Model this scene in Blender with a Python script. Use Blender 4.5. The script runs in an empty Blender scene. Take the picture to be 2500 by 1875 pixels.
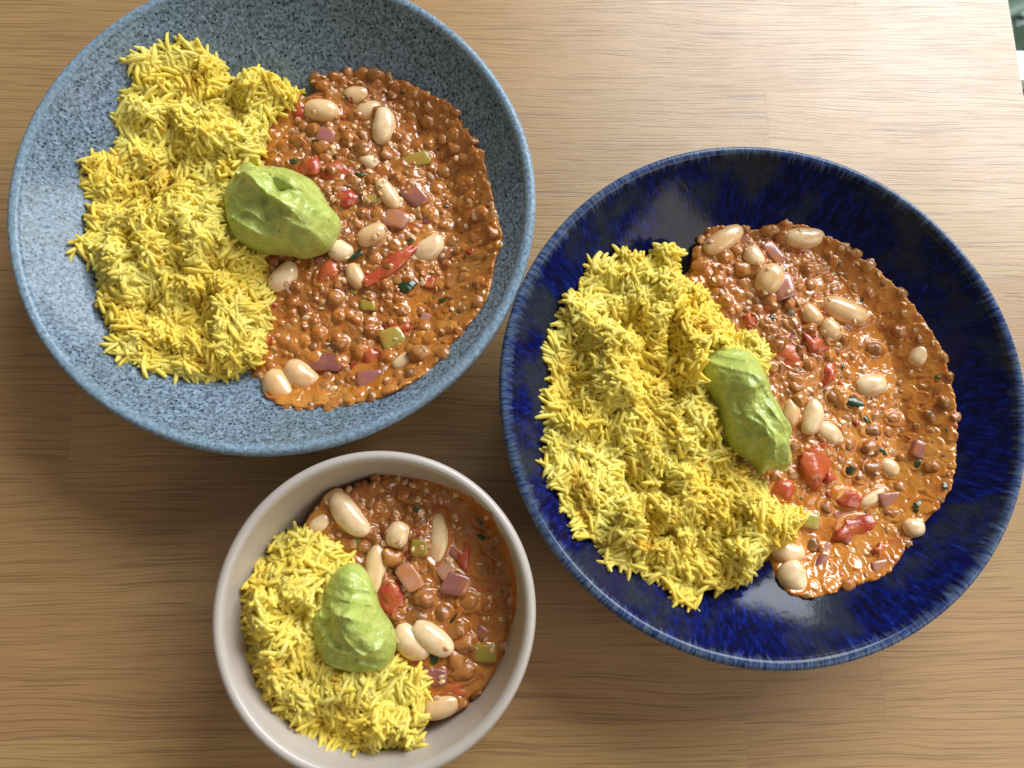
import bpy, math, random
import numpy as np
from mathutils import Matrix, Vector
PI = math.pi
random.seed(7)
RNG = np.random.default_rng(7)
sc = bpy.context.scene
COL = sc.collection

# ---------------------------------------------------------------- camera
def rx(a): c, s = math.cos(a), math.sin(a); return np.array([[1,0,0],[0,c,-s],[0,s,c]])
def rz(a): c, s = math.cos(a), math.sin(a); return np.array([[c,-s,0],[s,c,0],[0,0,1]])
def ry(a): c, s = math.cos(a), math.sin(a); return np.array([[c,0,s],[0,1,0],[-s,0,c]])
CAMR = ry(-0.04469055) @ rx(0.19835408) @ rz(-0.01789533)
CAMP = np.array([0.0, 0.0, 0.4018336])
cam_d = bpy.data.cameras.new('camera')
cam = bpy.data.objects.new('camera', cam_d)
COL.objects.link(cam)
cam_d.sensor_width = 36.0
cam_d.lens = 27.0
cam_d.clip_start = 0.01
cam_d.clip_end = 50.0
cam_d.dof.use_dof = True
cam_d.dof.focus_distance = 0.385
cam_d.dof.aperture_fstop = 9.0
m4 = Matrix([list(CAMR[i]) + [CAMP[i]] for i in range(3)] + [[0, 0, 0, 1]])
cam.matrix_world = m4
sc.camera = cam

# ---------------------------------------------------------------- light
w = bpy.data.worlds.new('World')
sc.world = w
w.use_nodes = True
w.node_tree.nodes['Background'].inputs[0].default_value = (1.0, 0.88, 0.72, 1)
w.node_tree.nodes['Background'].inputs[1].default_value = 0.205
def area_light(name, loc, target, sx, sy, power, color, spread=180):
    d = bpy.data.lights.new(name, 'AREA')
    d.shape = 'RECTANGLE'; d.size = sx; d.size_y = sy
    d.energy = power; d.color = color; d.spread = math.radians(spread)
    o = bpy.data.objects.new(name, d)
    COL.objects.link(o)
    o.location = loc
    dr = Vector(target) - Vector(loc)
    o.rotation_euler = dr.to_track_quat('-Z', 'Y').to_euler()
    return o
area_light('window_light', (1.26, 1.66, 1.40), (0.08, 0.08, 0.02), 1.9, 1.25, 110, (0.88, 0.95, 1.0))
area_light('window_light_side', (1.5, -0.7, 1.3), (0.1, 0.0, 0.0), 1.4, 1.0, 13.0, (1.0, 0.92, 0.80))
area_light('garden_daylight', (1.35, 1.0, -0.08), (0.62, 0.60, -0.5), 0.5, 0.4, 2.0, (0.85, 0.94, 1.0), 100)
sc.view_settings.view_transform = 'Standard'
sc.view_settings.look = 'None'
sc.view_settings.exposure = 0.0
sc.view_settings.gamma = 1.0
sc.cycles.max_bounces = 8
sc.cycles.diffuse_bounces = 7
sc.cycles.glossy_bounces = 4
sc.cycles.transmission_bounces = 6
sc.cycles.caustics_reflective = False
sc.cycles.caustics_refractive = False
sc.cycles.sample_clamp_indirect = 4.0

# ---------------------------------------------------------------- helpers
def ray(px, py, k=2500 / 2212.0):
    """direction through a point of the picture (2212 wide coordinates)"""
    x = (px * k - 1250) / 1875.0; y = -(py * k - 937.5) / 1875.0
    return CAMR @ np.array([x, y, -1.0])
def on_plane(px, py, z):
    d = ray(px, py); t = (z - CAMP[2]) / d[2]
    return CAMP + d * t
def on_surf(px, py, f, z0=0.06):
    """first hit of the sight line with the surface z = f(x, y)"""
    d = ray(px, py); t0 = (z0 - CAMP[2]) / d[2]; t1 = (0.001 - CAMP[2]) / d[2]
    for i in range(90):
        t = t0 + (t1 - t0) * i / 89.0
        p = CAMP + d * t
        if p[2] <= float(f(p[0], p[1])): return p
    return p

def _hash(ix, iy, s):
    h = (ix * 374761393 + iy * 668265263 + s * 1442695041) & 0xFFFFFFFF
    h = ((h ^ (h >> 13)) * 1274126177) & 0xFFFFFFFF
    return ((h ^ (h >> 16)) & 0xFFFF) / 65535.0
def vnoise(x, y, s=0):
    x = np.asarray(x, float); y = np.asarray(y, float)
    ix = np.floor(x).astype(np.int64); iy = np.floor(y).astype(np.int64)
    fx = x - ix; fy = y - iy
    fx = fx * fx * fx * (fx * (fx * 6 - 15) + 10); fy = fy * fy * fy * (fy * (fy * 6 - 15) + 10)
    a = _hash(ix, iy, s); b = _hash(ix + 1, iy, s); c = _hash(ix, iy + 1, s); d = _hash(ix + 1, iy + 1, s)
    return (a + (b - a) * fx) * (1 - fy) + (c + (d - c) * fx) * fy - 0.5
def fbm(x, y, s=0, o=4):
    r = 0; a = 1.0
    for k in range(o):
        r = r + a * vnoise(x * 2 ** k + 17.3 * k, y * 2 ** k - 9.1 * k, s + k); a *= 0.5
    return r
def sst(a, b, x):
    t = np.clip((x - a) / (b - a), 0, 1); return t * t * (3 - 2 * t)

def smooth_poly(P, n=4):
    P = np.asarray(P, float); N = len(P); out = []
    for i in range(N):
        p0, p1, p2, p3 = P[i - 1], P[i], P[(i + 1) % N], P[(i + 2) % N]
        for k in range(n):
            t = k / n
            out.append(0.5 * ((2 * p1) + (-p0 + p2) * t + (2 * p0 - 5 * p1 + 4 * p2 - p3) * t * t + (-p0 + 3 * p1 - 3 * p2 + p3) * t ** 3))
    return np.array(out)
def sdist(poly, x, y):
    """signed distance to a closed polygon, positive inside"""
    x = np.asarray(x, float); y = np.asarray(y, float)
    d2 = np.full(x.shape, 1e9); ins = np.zeros(x.shape, bool)
    N = len(poly)
    for i in range(N):
        ax, ay = poly[i]; bx, by = poly[(i + 1) % N]
        ex, ey = bx - ax, by - ay
        L = ex * ex + ey * ey + 1e-18
        t = np.clip(((x - ax) * ex + (y - ay) * ey) / L, 0, 1)
        d2 = np.minimum(d2, (x - ax - t * ex) ** 2 + (y - ay - t * ey) ** 2)
        if ay != by:
            c = ((ay > y) != (by > y)) & (x < (bx - ax) * (y - ay) / (by - ay) + ax)
            ins ^= c
    d = np.sqrt(d2)
    return np.where(ins, d, -d)

def new_mesh(name, V, F, mat=None, smooth=True, attrs=None):
    me = bpy.data.meshes.new(name)
    V = np.asarray(V, dtype=np.float32)
    if isinstance(F, np.ndarray):
        n, k = F.shape
        me.vertices.add(len(V)); me.vertices.foreach_set('co', V.ravel())
        me.loops.add(n * k); me.loops.foreach_set('vertex_index', F.astype(np.int32).ravel())
        me.polygons.add(n)
        me.polygons.foreach_set('loop_start', np.arange(0, n * k, k, dtype=np.int32))
        me.polygons.foreach_set('loop_total', np.full(n, k, dtype=np.int32))
        me.update(calc_edges=True)
    else:
        me.from_pydata([tuple(v) for v in V.tolist()], [], F)
    if smooth:
        me.polygons.foreach_set('use_smooth', np.ones(len(me.polygons), bool))
    if attrs:
        for an, av in attrs.items():
            a = me.attributes.new(an, 'FLOAT', 'POINT'); a.data.foreach_set('value', np.asarray(av, dtype=np.float32))
    if mat: me.materials.append(mat)
    me.update()
    return me
def add_obj(name, me, parent=None, loc=(0, 0, 0), **props):
    o = bpy.data.objects.new(name, me); COL.objects.link(o)
    if parent: o.parent = parent
    o.location = loc
    for k, v in props.items(): o[k] = v
    return o
def thing(name, label, cat, loc, group=None):
    o = bpy.data.objects.new(name, None); COL.objects.link(o)
    o.location = loc; o.empty_display_size = 0.01
    o['label'] = label; o['category'] = cat
    if group: o['group'] = group
    return o

# ---- node shorthand
class NT:
    def __init__(s, name):
        s.m = bpy.data.materials.new(name); s.m.use_nodes = True
        s.t = s.m.node_tree; s.n = s.t.nodes; s.l = s.t.links
        s.b = s.n['Principled BSDF']
    def put(s, node, i, v):
        if v is None: return
        if isinstance(v, bpy.types.NodeSocket): s.l.new(v, node.inputs[i])
        else:
            try: node.inputs[i].default_value = v
            except Exception: node.inputs[i].default_value = tuple(v) + (1,)
    def tex(s, kind='Object'):
        n = s.n.new('ShaderNodeTexCoord'); return n.outputs[kind]
    def pos(s): return s.n.new('ShaderNodeNewGeometry').outputs['Position']
    def attr(s, a):
        n = s.n.new('ShaderNodeAttribute'); n.attribute_name = a; return n.outputs['Fac']
    def rnd(s): return s.n.new('ShaderNodeObjectInfo').outputs['Random']
    def math(s, op, a, b=0.0, c=0.0, clamp=False):
        n = s.n.new('ShaderNodeMath'); n.operation = op; n.use_clamp = clamp
        s.put(n, 0, a); s.put(n, 1, b); s.put(n, 2, c); return n.outputs[0]
    def vmath(s, op, a, b=(0, 0, 0)):
        n = s.n.new('ShaderNodeVectorMath'); n.operation = op
        s.put(n, 0, a); s.put(n, 1, b); return n.outputs[0]
    def xyz(s, v):
        n = s.n.new('ShaderNodeSeparateXYZ'); s.put(n, 0, v); return n.outputs
    def comb(s, x, y, z):
        n = s.n.new('ShaderNodeCombineXYZ'); s.put(n, 0, x); s.put(n, 1, y); s.put(n, 2, z); return n.outputs[0]
    def noise(s, v, scale=5, detail=3, rough=0.5, dist=0.0, out=0):
        n = s.n.new('ShaderNodeTexNoise'); s.put(n, 'Vector', v)
        s.put(n, 'Scale', scale); s.put(n, 'Detail', detail); s.put(n, 'Roughness', rough); s.put(n, 'Distortion', dist)
        return n.outputs[out]
    def voro(s, v, scale=5, feature='F1', out='Distance', rand=1.0):
        n = s.n.new('ShaderNodeTexVoronoi'); n.feature = feature; s.put(n, 'Vector', v); s.put(n, 'Scale', scale)
        s.put(n, 'Randomness', rand); return n.outputs[out]
    def ramp(s, f, pts, interp='LINEAR'):
        n = s.n.new('ShaderNodeValToRGB'); n.color_ramp.interpolation = interp
        e = n.color_ramp.elements
        while len(e) < len(pts): e.new(0.5)
        for k, (p, c) in enumerate(pts):
            e[k].position = p
            e[k].color = (c, c, c, 1) if isinstance(c, (int, float)) else tuple(c) + (1,)
        s.put(n, 0, f); return n.outputs[0]
    def mix(s, f, a, b, mode='MIX'):
        n = s.n.new('ShaderNodeMix'); n.data_type = 'RGBA'; n.blend_type = mode
        s.put(n, 0, f); s.put(n, 6, a if isinstance(a, bpy.types.NodeSocket) else tuple(a) + (1,))
        s.put(n, 7, b if isinstance(b, bpy.types.NodeSocket) else tuple(b) + (1,)); return n.outputs[2]
    def bump(s, h, strength=0.5, dist=0.001):
        n = s.n.new('ShaderNodeBump'); s.put(n, 'Height', h); s.put(n, 'Strength', strength); s.put(n, 'Distance', dist)
        s.l.new(n.outputs[0], s.b.inputs['Normal']); return n.outputs[0]
    def set(s, **k):
        for a, v in k.items():
            s.put(s.b, {'base': 'Base Color', 'rough': 'Roughness', 'spec': 'Specular IOR Level', 'sss': 'Subsurface Weight',
                        'sssr': 'Subsurface Radius', 'ssss': 'Subsurface Scale', 'coat': 'Coat Weight', 'coatr': 'Coat Roughness',
                        'metal': 'Metallic', 'alpha': 'Alpha', 'trans': 'Transmission Weight', 'ior': 'IOR'}[a], v)
        return s.m

# ---------------------------------------------------------------- materials
def mat_wood():
    s = NT('oak_laminate')
    p = s.tex('Object'); r = s.rnd()
    x, y, z = s.xyz(p)
    off = s.math('MULTIPLY', r, 37.0)
    x2 = s.math('ADD', x, off)
    # slow bending of the grain, tall cathedral arches in places
    wv = s.noise(s.comb(s.math('MULTIPLY', x2, 5.5), s.math('MULTIPLY', y, 16.0), off), 1.0, 2, 0.5)
    wv2 = s.noise(s.comb(s.math('MULTIPLY', x2, 28.0), s.math('MULTIPLY', y, 60.0), off), 1.0, 2, 0.5)
    yy = s.math('ADD', y, s.math('MULTIPLY', s.math('SUBTRACT', wv, 0.5), 0.017))
    yy = s.math('ADD', yy, s.math('MULTIPLY', s.math('SUBTRACT', wv2, 0.5), 0.0022))
    fib = s.noise(s.comb(s.math('MULTIPLY', x2, 15.0), s.math('MULTIPLY', yy, 1250.0), off), 1.0, 2, 0.55)
    fib2 = s.noise(s.comb(s.math('MULTIPLY', x2, 34.0), s.math('MULTIPLY', yy, 2300.0), off), 1.0, 2, 0.6)
    band = s.noise(s.comb(s.math('MULTIPLY', x2, 6.0), s.math('MULTIPLY', yy, 85.0), off), 1.0, 3, 0.55)
    patch = s.noise(s.comb(s.math('MULTIPLY', x2, 7.0), s.math('MULTIPLY', y, 22.0), off), 1.0, 2, 0.5)
    pores = s.ramp(fib, [(0.38, 1.0), (0.45, 0.0)])
    pores2 = s.ramp(fib2, [(0.30, 1.0), (0.52, 0.0)])
    warm = s.mix(band, (0.425, 0.260, 0.112), (0.335, 0.192, 0.078))
    warm = s.mix(s.math('MULTIPLY', patch, 0.6), warm, (0.45, 0.285, 0.135))
    hue = s.ramp(r, [(0.0, (0.98, 0.99, 0.93)), (0.35, (0.92, 0.84, 0.80)), (0.6, (1.10, 1.10, 1.0)), (0.8, (0.98, 0.92, 0.86)), (1.0, (1.05, 1.06, 0.96))])
    base = s.mix(1.0, warm, hue, 'MULTIPLY')
    base = s.mix(s.math('MULTIPLY', pores, 0.48), base, (0.135, 0.062, 0.026))
    base = s.mix(s.math('MULTIPLY', pores2, 0.42), base, (0.17, 0.085, 0.04))
    h = s.math('ADD', s.math('MULTIPLY', pores, -0.7), s.math('MULTIPLY', pores2, -0.45))
    h = s.math('ADD', h, s.math('MULTIPLY', s.noise(s.comb(s.math('MULTIPLY', x2, 300.0), s.math('MULTIPLY', yy, 900.0), off), 1.0, 2, 0.6), 0.5))
    s.bump(h, 0.24, 0.0003)
    sm = s.noise(s.pos(), 9.0, 4, 0.6)
    return s.set(base=base, rough=s.ramp(sm, [(0.35, 0.30), (0.7, 0.42)]), spec=0.72)

def polar(s):
    """unit direction (x, y) from the bowl's axis, radius and height, all from the bowl's own coordinates"""
    p = s.tex('Object'); x, y, z = s.xyz(p)
    r = s.math('SQRT', s.math('ADD', s.math('MULTIPLY', x, x), s.math('MULTIPLY', y, y)))
    return p, s.math('DIVIDE', x, r), s.math('DIVIDE', y, r), r, z

def mat_speckled():
    s = NT('speckled_glaze')
    p, ux, uy, r, z = polar(s)
    st = s.comb(s.math('MULTIPLY', ux, 70.0), s.math('MULTIPLY', uy, 70.0), s.math('MULTIPLY', r, 330.0))
    mott = s.noise(p, 560, 3, 0.65)
    big = s.noise(p, 22, 3, 0.55)
    c = s.mix(s.ramp(mott, [(0.36, 0.0), (0.66, 1.0)]), (0.066, 0.094, 0.128), (0.25, 0.335, 0.44))
    c = s.mix(s.math('MULTIPLY', s.ramp(big, [(0.4, 0.0), (0.7, 1.0)]), 0.4), c, (0.13, 0.165, 0.150))
    n2 = s.noise(st, 1.0, 3, 0.6)
    c = s.mix(s.ramp(n2, [(0.58, 0.0), (0.68, 0.45)]), c, (0.36, 0.46, 0.58))
    # dark iron specks
    v = s.voro(p, 610.0); vr = s.voro(p, 610.0, out='Color')
    keep = s.math('GREATER_THAN', s.xyz(vr)[0], s.ramp(s.noise(p, 60, 2), [(0.3, 0.72), (0.7, 0.5)]))
    size = s.math('MULTIPLY', s.xyz(vr)[1], 0.40)
    sp = s.math('MULTIPLY', keep, s.ramp(s.math('SUBTRACT', s.math('ADD', size, 0.13), v), [(0.0, 0.0), (0.12, 1.0)]))
    v2 = s.noise(p, 760.0, 2, 0.5)
    sp2 = s.ramp(v2, [(0.35, 0.8), (0.42, 0.0)])
    speck = s.math('MAXIMUM', sp, sp2)
    # lip: paler, sparse specks
    lip = s.ramp(r, [(0.1175, 0.0), (0.1205, 1.0)])
    n = s.n.new('ShaderNodeMapRange'); s.put(n, 0, r); s.put(n, 1, 0.1185); s.put(n, 2, 0.1205); lip = n.outputs[0]
    c = s.mix(s.math('MULTIPLY', lip, 0.28), c, (0.28, 0.42, 0.54))
    speck = s.math('MULTIPLY', speck, s.math('SUBTRACT', 1.0, s.math('MULTIPLY', lip, 0.62)))
    c = s.mix(s.math('MULTIPLY', speck, 0.9), c, (0.018, 0.024, 0.035))
    s.bump(s.noise(p, 130, 2), 0.16, 0.0006)
    return s.set(base=c, rough=0.17, spec=0.17)

def mat_cobalt():
    s = NT('cobalt_reactive_glaze')
    p, ux, uy, r, z = polar(s)
    st = s.comb(s.math('MULTIPLY', ux, 46.0), s.math('MULTIPLY', uy, 46.0), s.math('MULTIPLY', r, 210.0))
    st2 = s.comb(s.math('MULTIPLY', ux, 95.0), s.math('MULTIPLY', uy, 95.0), s.math('MULTIPLY', r, 420.0))
    a = s.noise(st, 1.0, 4, 0.62); b = s.noise(st2, 1.0, 3, 0.6); big = s.noise(p, 26, 3, 0.55)
    c = s.ramp(a, [(0.30, (0.003, 0.0035, 0.018)), (0.46, (0.003, 0.0045, 0.055)), (0.60, (0.003, 0.010, 0.155)), (0.76, (0.012, 0.048, 0.34))])
    c = s.mix(s.ramp(b, [(0.55, 0.0), (0.75, 0.45)]), c, (0.012, 0.045, 0.30))
    c = s.mix(s.ramp(b, [(0.30, 0.7), (0.42, 0.0)]), c, (0.004, 0.005, 0.02))
    c = s.mix(s.ramp(big, [(0.47, 0.0), (0.60, 0.85)]), c, s.mix(b, (0.010, 0.013, 0.025), (0.050, 0.062, 0.075)))
    c = s.mix(s.ramp(s.noise(p, 21, 2, 0.5, 0.4), [(0.60, 0.0), (0.72, 0.6)]), c, (0.020, 0.016, 0.08))
    c = s.mix(1.0, c, (0.72, 0.68, 0.66), 'MULTIPLY')
    # pale edge with dark ticks, ragged inwards
    rag = s.noise(s.comb(s.math('MULTIPLY', ux, 62.0), s.math('MULTIPLY', uy, 62.0), s.math('MULTIPLY', r, 90.0)), 1.0, 2, 0.6)
    e = s.math('ADD', r, s.math('MULTIPLY', s.math('SUBTRACT', rag, 0.5), 0.010))
    n = s.n.new('ShaderNodeMapRange'); s.put(n, 0, e); s.put(n, 1, 0.1190); s.put(n, 2, 0.1240); lip = n.outputs[0]
    c = s.mix(s.math('MULTIPLY', lip, 0.62), c, s.mix(b, (0.04, 0.07, 0.14), (0.25, 0.35, 0.47)))
    tick = s.noise(s.comb(s.math('MULTIPLY', ux, 105.0), s.math('MULTIPLY', uy, 105.0), s.math('MULTIPLY', r, 130.0)), 1.0, 1, 0.5)
    n = s.n.new('ShaderNodeMapRange'); s.put(n, 0, r); s.put(n, 1, 0.1195); s.put(n, 2, 0.1215); ed = n.outputs[0]
    c = s.mix(s.math('MULTIPLY', s.ramp(tick, [(0.50, 0.0), (0.60, 0.92)]), s.math('MULTIPLY', ed, 1.0)), c, (0.015, 0.03, 0.12))
    s.bump(s.math('ADD', s.noise(p, 90, 2), s.math('MULTIPLY', b, 0.25)), 0.20, 0.0006)
    return s.set(base=c, rough=0.11, spec=0.20)

def mat_stone():
    s = NT('beige_stoneware')
    p = s.tex('Object')
    n = s.noise(p, 40, 3)
    c = s.mix(n, (0.42, 0.365, 0.325), (0.48, 0.425, 0.38))
    c = s.mix(s.ramp(s.noise(p, 330, 2), [(0.22, 0.35), (0.30, 0.0)]), c, (0.36, 0.33, 0.29))
    s.bump(s.noise(p, 500, 2), 0.06, 0.0004)
    return s.set(base=c, rough=0.30, spec=0.5)

def mat_rice(name, dark=1.0):
    s = NT(name)
    p = s.pos(); t = s.attr('tint'); r = s.rnd()
    n = s.noise(p, 42, 2, 0.5)
    pale = s.mix(t, (0.99, 0.87, 0.13), (0.99, 0.93, 0.30))
    c = s.mix(s.ramp(n, [(0.40, 0.0), (0.62, 0.75)]), pale, (0.99, 0.79, 0.065))
    c = s.mix(s.ramp(s.noise(p, 75, 2, 0.5), [(0.62, 0.0), (0.72, 0.75)]), c, (0.93, 0.62, 0.02))
    f = s.noise(s.tex('Object'), 900, 2)
    c = s.mix(s.math('MULTIPLY', f, 0.25), c, (0.97, 0.93, 0.45))
    s.bump(s.noise(p, 700, 2), 0.22, 0.0004)
    m = s.set(base=c, rough=0.38, spec=0.25)
    tr = s.n.new('ShaderNodeBsdfTranslucent'); s.put(tr, 0, s.mix(1.0, c, (1.0, 0.93, 0.75), 'MULTIPLY'))
    mx = s.n.new('ShaderNodeMixShader'); mx.inputs[0].default_value = 0.40
    s.l.new(s.b.outputs[0], mx.inputs[1]); s.l.new(tr.outputs[0], mx.inputs[2])
    s.l.new(mx.outputs[0], s.n['Material Output'].inputs[0])
    return m

def mat_sauce(name, k):
    s = NT(name)
    p = s.pos(); th = s.attr('thick')
    n = s.noise(p, 55, 4, 0.6); f = s.noise(p, 480, 3, 0.65); g = s.noise(p, 190, 3, 0.6)
    c = s.ramp(n, [(0.32, (0.46, 0.135, 0.016)), (0.5, (0.60, 0.22, 0.030)), (0.66, (0.66, 0.30, 0.060))])
    brown = s.ramp(g, [(0.36, (0.15, 0.045, 0.011)), (0.5, (0.36, 0.125, 0.030)), (0.65, (0.54, 0.235, 0.075))])
    c = s.mix(s.math('MULTIPLY', th, 0.85), c, brown)
    c = s.mix(s.ramp(f, [(0.54, 0.0), (0.68, 0.5)]), c, (0.66, 0.34, 0.12))
    c = s.mix(s.ramp(s.noise(p, 110, 2, 0.5), [(0.60, 0.0), (0.70, 0.55)]), c, (0.48, 0.07, 0.02))
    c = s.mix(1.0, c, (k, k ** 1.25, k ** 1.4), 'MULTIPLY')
    h = s.math('ADD', s.math('MULTIPLY', g, 0.7), s.math('MULTIPLY', f, 0.35))
    s.bump(s.math('MULTIPLY', h, s.math('ADD', s.math('MULTIPLY', th, 0.8), 0.25)), 0.30, 0.0012)
    return s.set(base=c, rough=0.12, spec=0.6, coat=0.25, coatr=0.06, sss=0.25, sssr=(1.0, 0.3, 0.08), ssss=0.002)

def mat_food(name, cols, rough=0.2, sss=0.3, sssr=(1, 0.6, 0.3), scale=400, coatc=(0.62, 0.24, 0.055), coatf=0.35, bump=0.25, ssss=0.002, lo=0.45, hi=0.7):
    """an ingredient with a patchy film of sauce on it"""
    s = NT(name)
    p = s.tex('Object'); r = s.rnd(); w_ = s.pos()
    n = s.noise(p, scale, 3, 0.6)
    mixf = s.math('ADD', s.math('MULTIPLY', r, 0.65), s.math('MULTIPLY', n, 0.35))
    c = s.ramp(mixf, [(i / (len(cols) - 1) * 0.8 + 0.1, k) for i, k in enumerate(cols)])
    film = s.noise(w_, 150, 2, 0.5)
    c = s.mix(s.math('MULTIPLY', s.ramp(film, [(lo, 0.0), (hi, 1.0)]), coatf), c, coatc)
    s.put(s.b, 'Coat Weight', 0.25); s.put(s.b, 'Coat Roughness', 0.08)
    s.bump(s.noise(w_, 520, 3, 0.6), bump, 0.0007)
    return s.set(base=c, rough=rough, spec=0.5, sss=sss, sssr=sssr, ssss=ssss)

def mat_guac():
    s = NT('avocado_puree')
    p = s.pos()
    n = s.noise(p, 120, 4, 0.6); f = s.noise(p, 900, 3, 0.6); g = s.noise(p, 330, 3, 0.6)
    c = s.ramp(n, [(0.3, (0.30, 0.36, 0.07)), (0.5, (0.42, 0.48, 0.11)), (0.7, (0.52, 0.57, 0.16))])
    c = s.mix(s.ramp(f, [(0.5, 0.0), (0.7, 0.5)]), c, (0.58, 0.64, 0.17))
    c = s.mix(s.ramp(s.noise(p, 620, 2, 0.5), [(0.28, 0.7), (0.36, 0.0)]), c, (0.20, 0.27, 0.04))
    s.bump(s.math('ADD', s.math('MULTIPLY', g, 0.7), s.math('MULTIPLY', f, 0.35)), 0.6, 0.0009)
    return s.set(base=c, rough=0.24, spec=0.5, sss=0.35, sssr=(0.8, 1.0, 0.2), ssss=0.0025)

def mat_plain(name, c, rough=0.5, **k):
    s = NT(name); n = s.noise(s.tex('Object'), 30, 3)
    return s.set(base=s.mix(n, tuple(x * 0.8 for x in c), c), rough=rough, **k)

M_WOOD = mat_wood(); M_SPEC = mat_speckled(); M_COB = mat_cobalt(); M_STONE = mat_stone()
M_RICE = mat_rice('yellow_rice'); M_SAUCES = [mat_sauce('tomato_sauce', 0.82), mat_sauce('creamy_tomato_sauce', 0.95), mat_sauce('thin_shaded_sauce', 0.74)]; M_GUAC = mat_guac()  # thin sauce: deeper red of its own, plus the small bowl's shade painted in
M_BEAN = mat_food('cooked_white_bean', [(0.66, 0.40, 0.18), (0.78, 0.55, 0.30), (0.85, 0.67, 0.43)], 0.2, 0.4, scale=60, coatc=(0.56, 0.22, 0.05), coatf=0.5, bump=0.14, ssss=0.003, lo=0.40, hi=0.75)
M_LENTIL = mat_food('brown_lentil', [(0.15, 0.060, 0.016), (0.26, 0.110, 0.030), (0.36, 0.160, 0.045), (0.50, 0.21, 0.040)], 0.2, 0.2, scale=300, coatc=(0.44, 0.155, 0.032), coatf=0.85, bump=0.6, lo=0.38, hi=0.6)
M_QUIN = mat_food('quinoa', [(0.56, 0.27, 0.10), (0.68, 0.39, 0.17), (0.76, 0.52, 0.28)], 0.12, 0.6, coatf=0.4, bump=0.1)
M_GERM = mat_food('quinoa_germ', [(0.88, 0.68, 0.42), (0.94, 0.82, 0.60)], 0.25, 0.3, coatf=0.1, bump=0.1)
M_TOM = mat_food('cooked_tomato', [(0.34, 0.032, 0.016), (0.44, 0.060, 0.024), (0.52, 0.13, 0.03)], 0.2, 0.35, sssr=(1, 0.2, 0.06), scale=90, coatc=(0.50, 0.15, 0.035), coatf=0.75, bump=0.4, ssss=0.003)
M_ONION = mat_food('red_onion', [(0.20, 0.055, 0.065), (0.36, 0.14, 0.11), (0.50, 0.25, 0.14)], 0.16, 0.45, scale=120, coatc=(0.48, 0.17, 0.04), coatf=0.8, bump=0.15, ssss=0.003)
M_GREEN = mat_food('green_pepper', [(0.28, 0.21, 0.025), (0.36, 0.28, 0.04), (0.38, 0.34, 0.10)], 0.16, 0.4, scale=120, coatc=(0.48, 0.18, 0.04), coatf=0.65, bump=0.3)
M_HERB = mat_food('coriander_leaf', [(0.008, 0.026, 0.008), (0.018, 0.052, 0.013), (0.035, 0.085, 0.020)], 0.2, 0.0, scale=300, coatf=0.08, bump=0.4)

# ---------------------------------------------------------------- table
JY = [0.4277, 0.3703, 0.3124, 0.2551, 0.1985, 0.1410, 0.0828, 0.0258, -0.0326, -0.0905, -0.1485, -0.2060]
JX = [[0.02], [-0.18, 0.23], [-0.05], [0.1697], [-0.15], [0.06], [-0.21], [0.16], [0.2020], [0.1306], [-0.05]]
X0, X1 = -0.62, 0.3263
table = thing('wooden_table', 'oak table top of long horizontal staves under the three bowls', 'table', (0, 0, -0.03))
def board(xa, xb, ya, yb):
    g = 0.00001; b = 0.00004; T = 0.03
    cx, cy = (xa + xb) / 2, (ya + yb) / 2
    hx, hy = (xb - xa) / 2 - g, (yb - ya) / 2 - g
    V = []
    for (ex, ey, z) in ((hx, hy, -T), (hx, hy, -b), (hx - b, hy - b, 0.0)):
        V += [(-ex, -ey, z), (ex, -ey, z), (ex, ey, z), (-ex, ey, z)]
    F = []
    for k in (0, 4):
        for i in range(4): F.append((k + i, k + (i + 1) % 4, k + 4 + (i + 1) % 4, k + 4 + i))
    F.append((8, 9, 10, 11)); F.append((3, 2, 1, 0))
    me = new_mesh('board', V, F, M_WOOD, smooth=False)
    add_obj('board', me, table, (cx, cy, 0.03))
for k in range(len(JY) - 1):
    xs = [X0] + JX[k] + [X1]
    for i in range(len(xs) - 1): board(xs[i], xs[i + 1], JY[k + 1], JY[k])

# ---------------------------------------------------------------- bowls
def lathe(name, prof, mat, parent, seg=256, wob=0.0, closed=False):
    n = len(prof); a = np.arange(seg) * 2 * PI / seg
    P = np.array(prof)
    W = 1 + wob * (np.sin(a * 3 + 1) * 0.6 + np.sin(a * 2 + 2.2) + 0.4 * np.sin(a * 7))
    V = np.zeros((n, seg, 3)); V[:, :, 0] = P[:, 0:1] * np.cos(a) * W; V[:, :, 1] = P[:, 0:1] * np.sin(a) * W; V[:, :, 2] = P[:, 1:2]
    i, j = np.meshgrid(np.arange(n - 1), np.arange(seg), indexing='ij'); j2 = (j + 1) % seg
    F = np.stack([i * seg + j, (i + 1) * seg + j, (i + 1) * seg + j2, i * seg + j2], -1).reshape(-1, 4)
    return add_obj(name, new_mesh(name, V.reshape(-1, 3), F, mat), parent)

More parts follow.
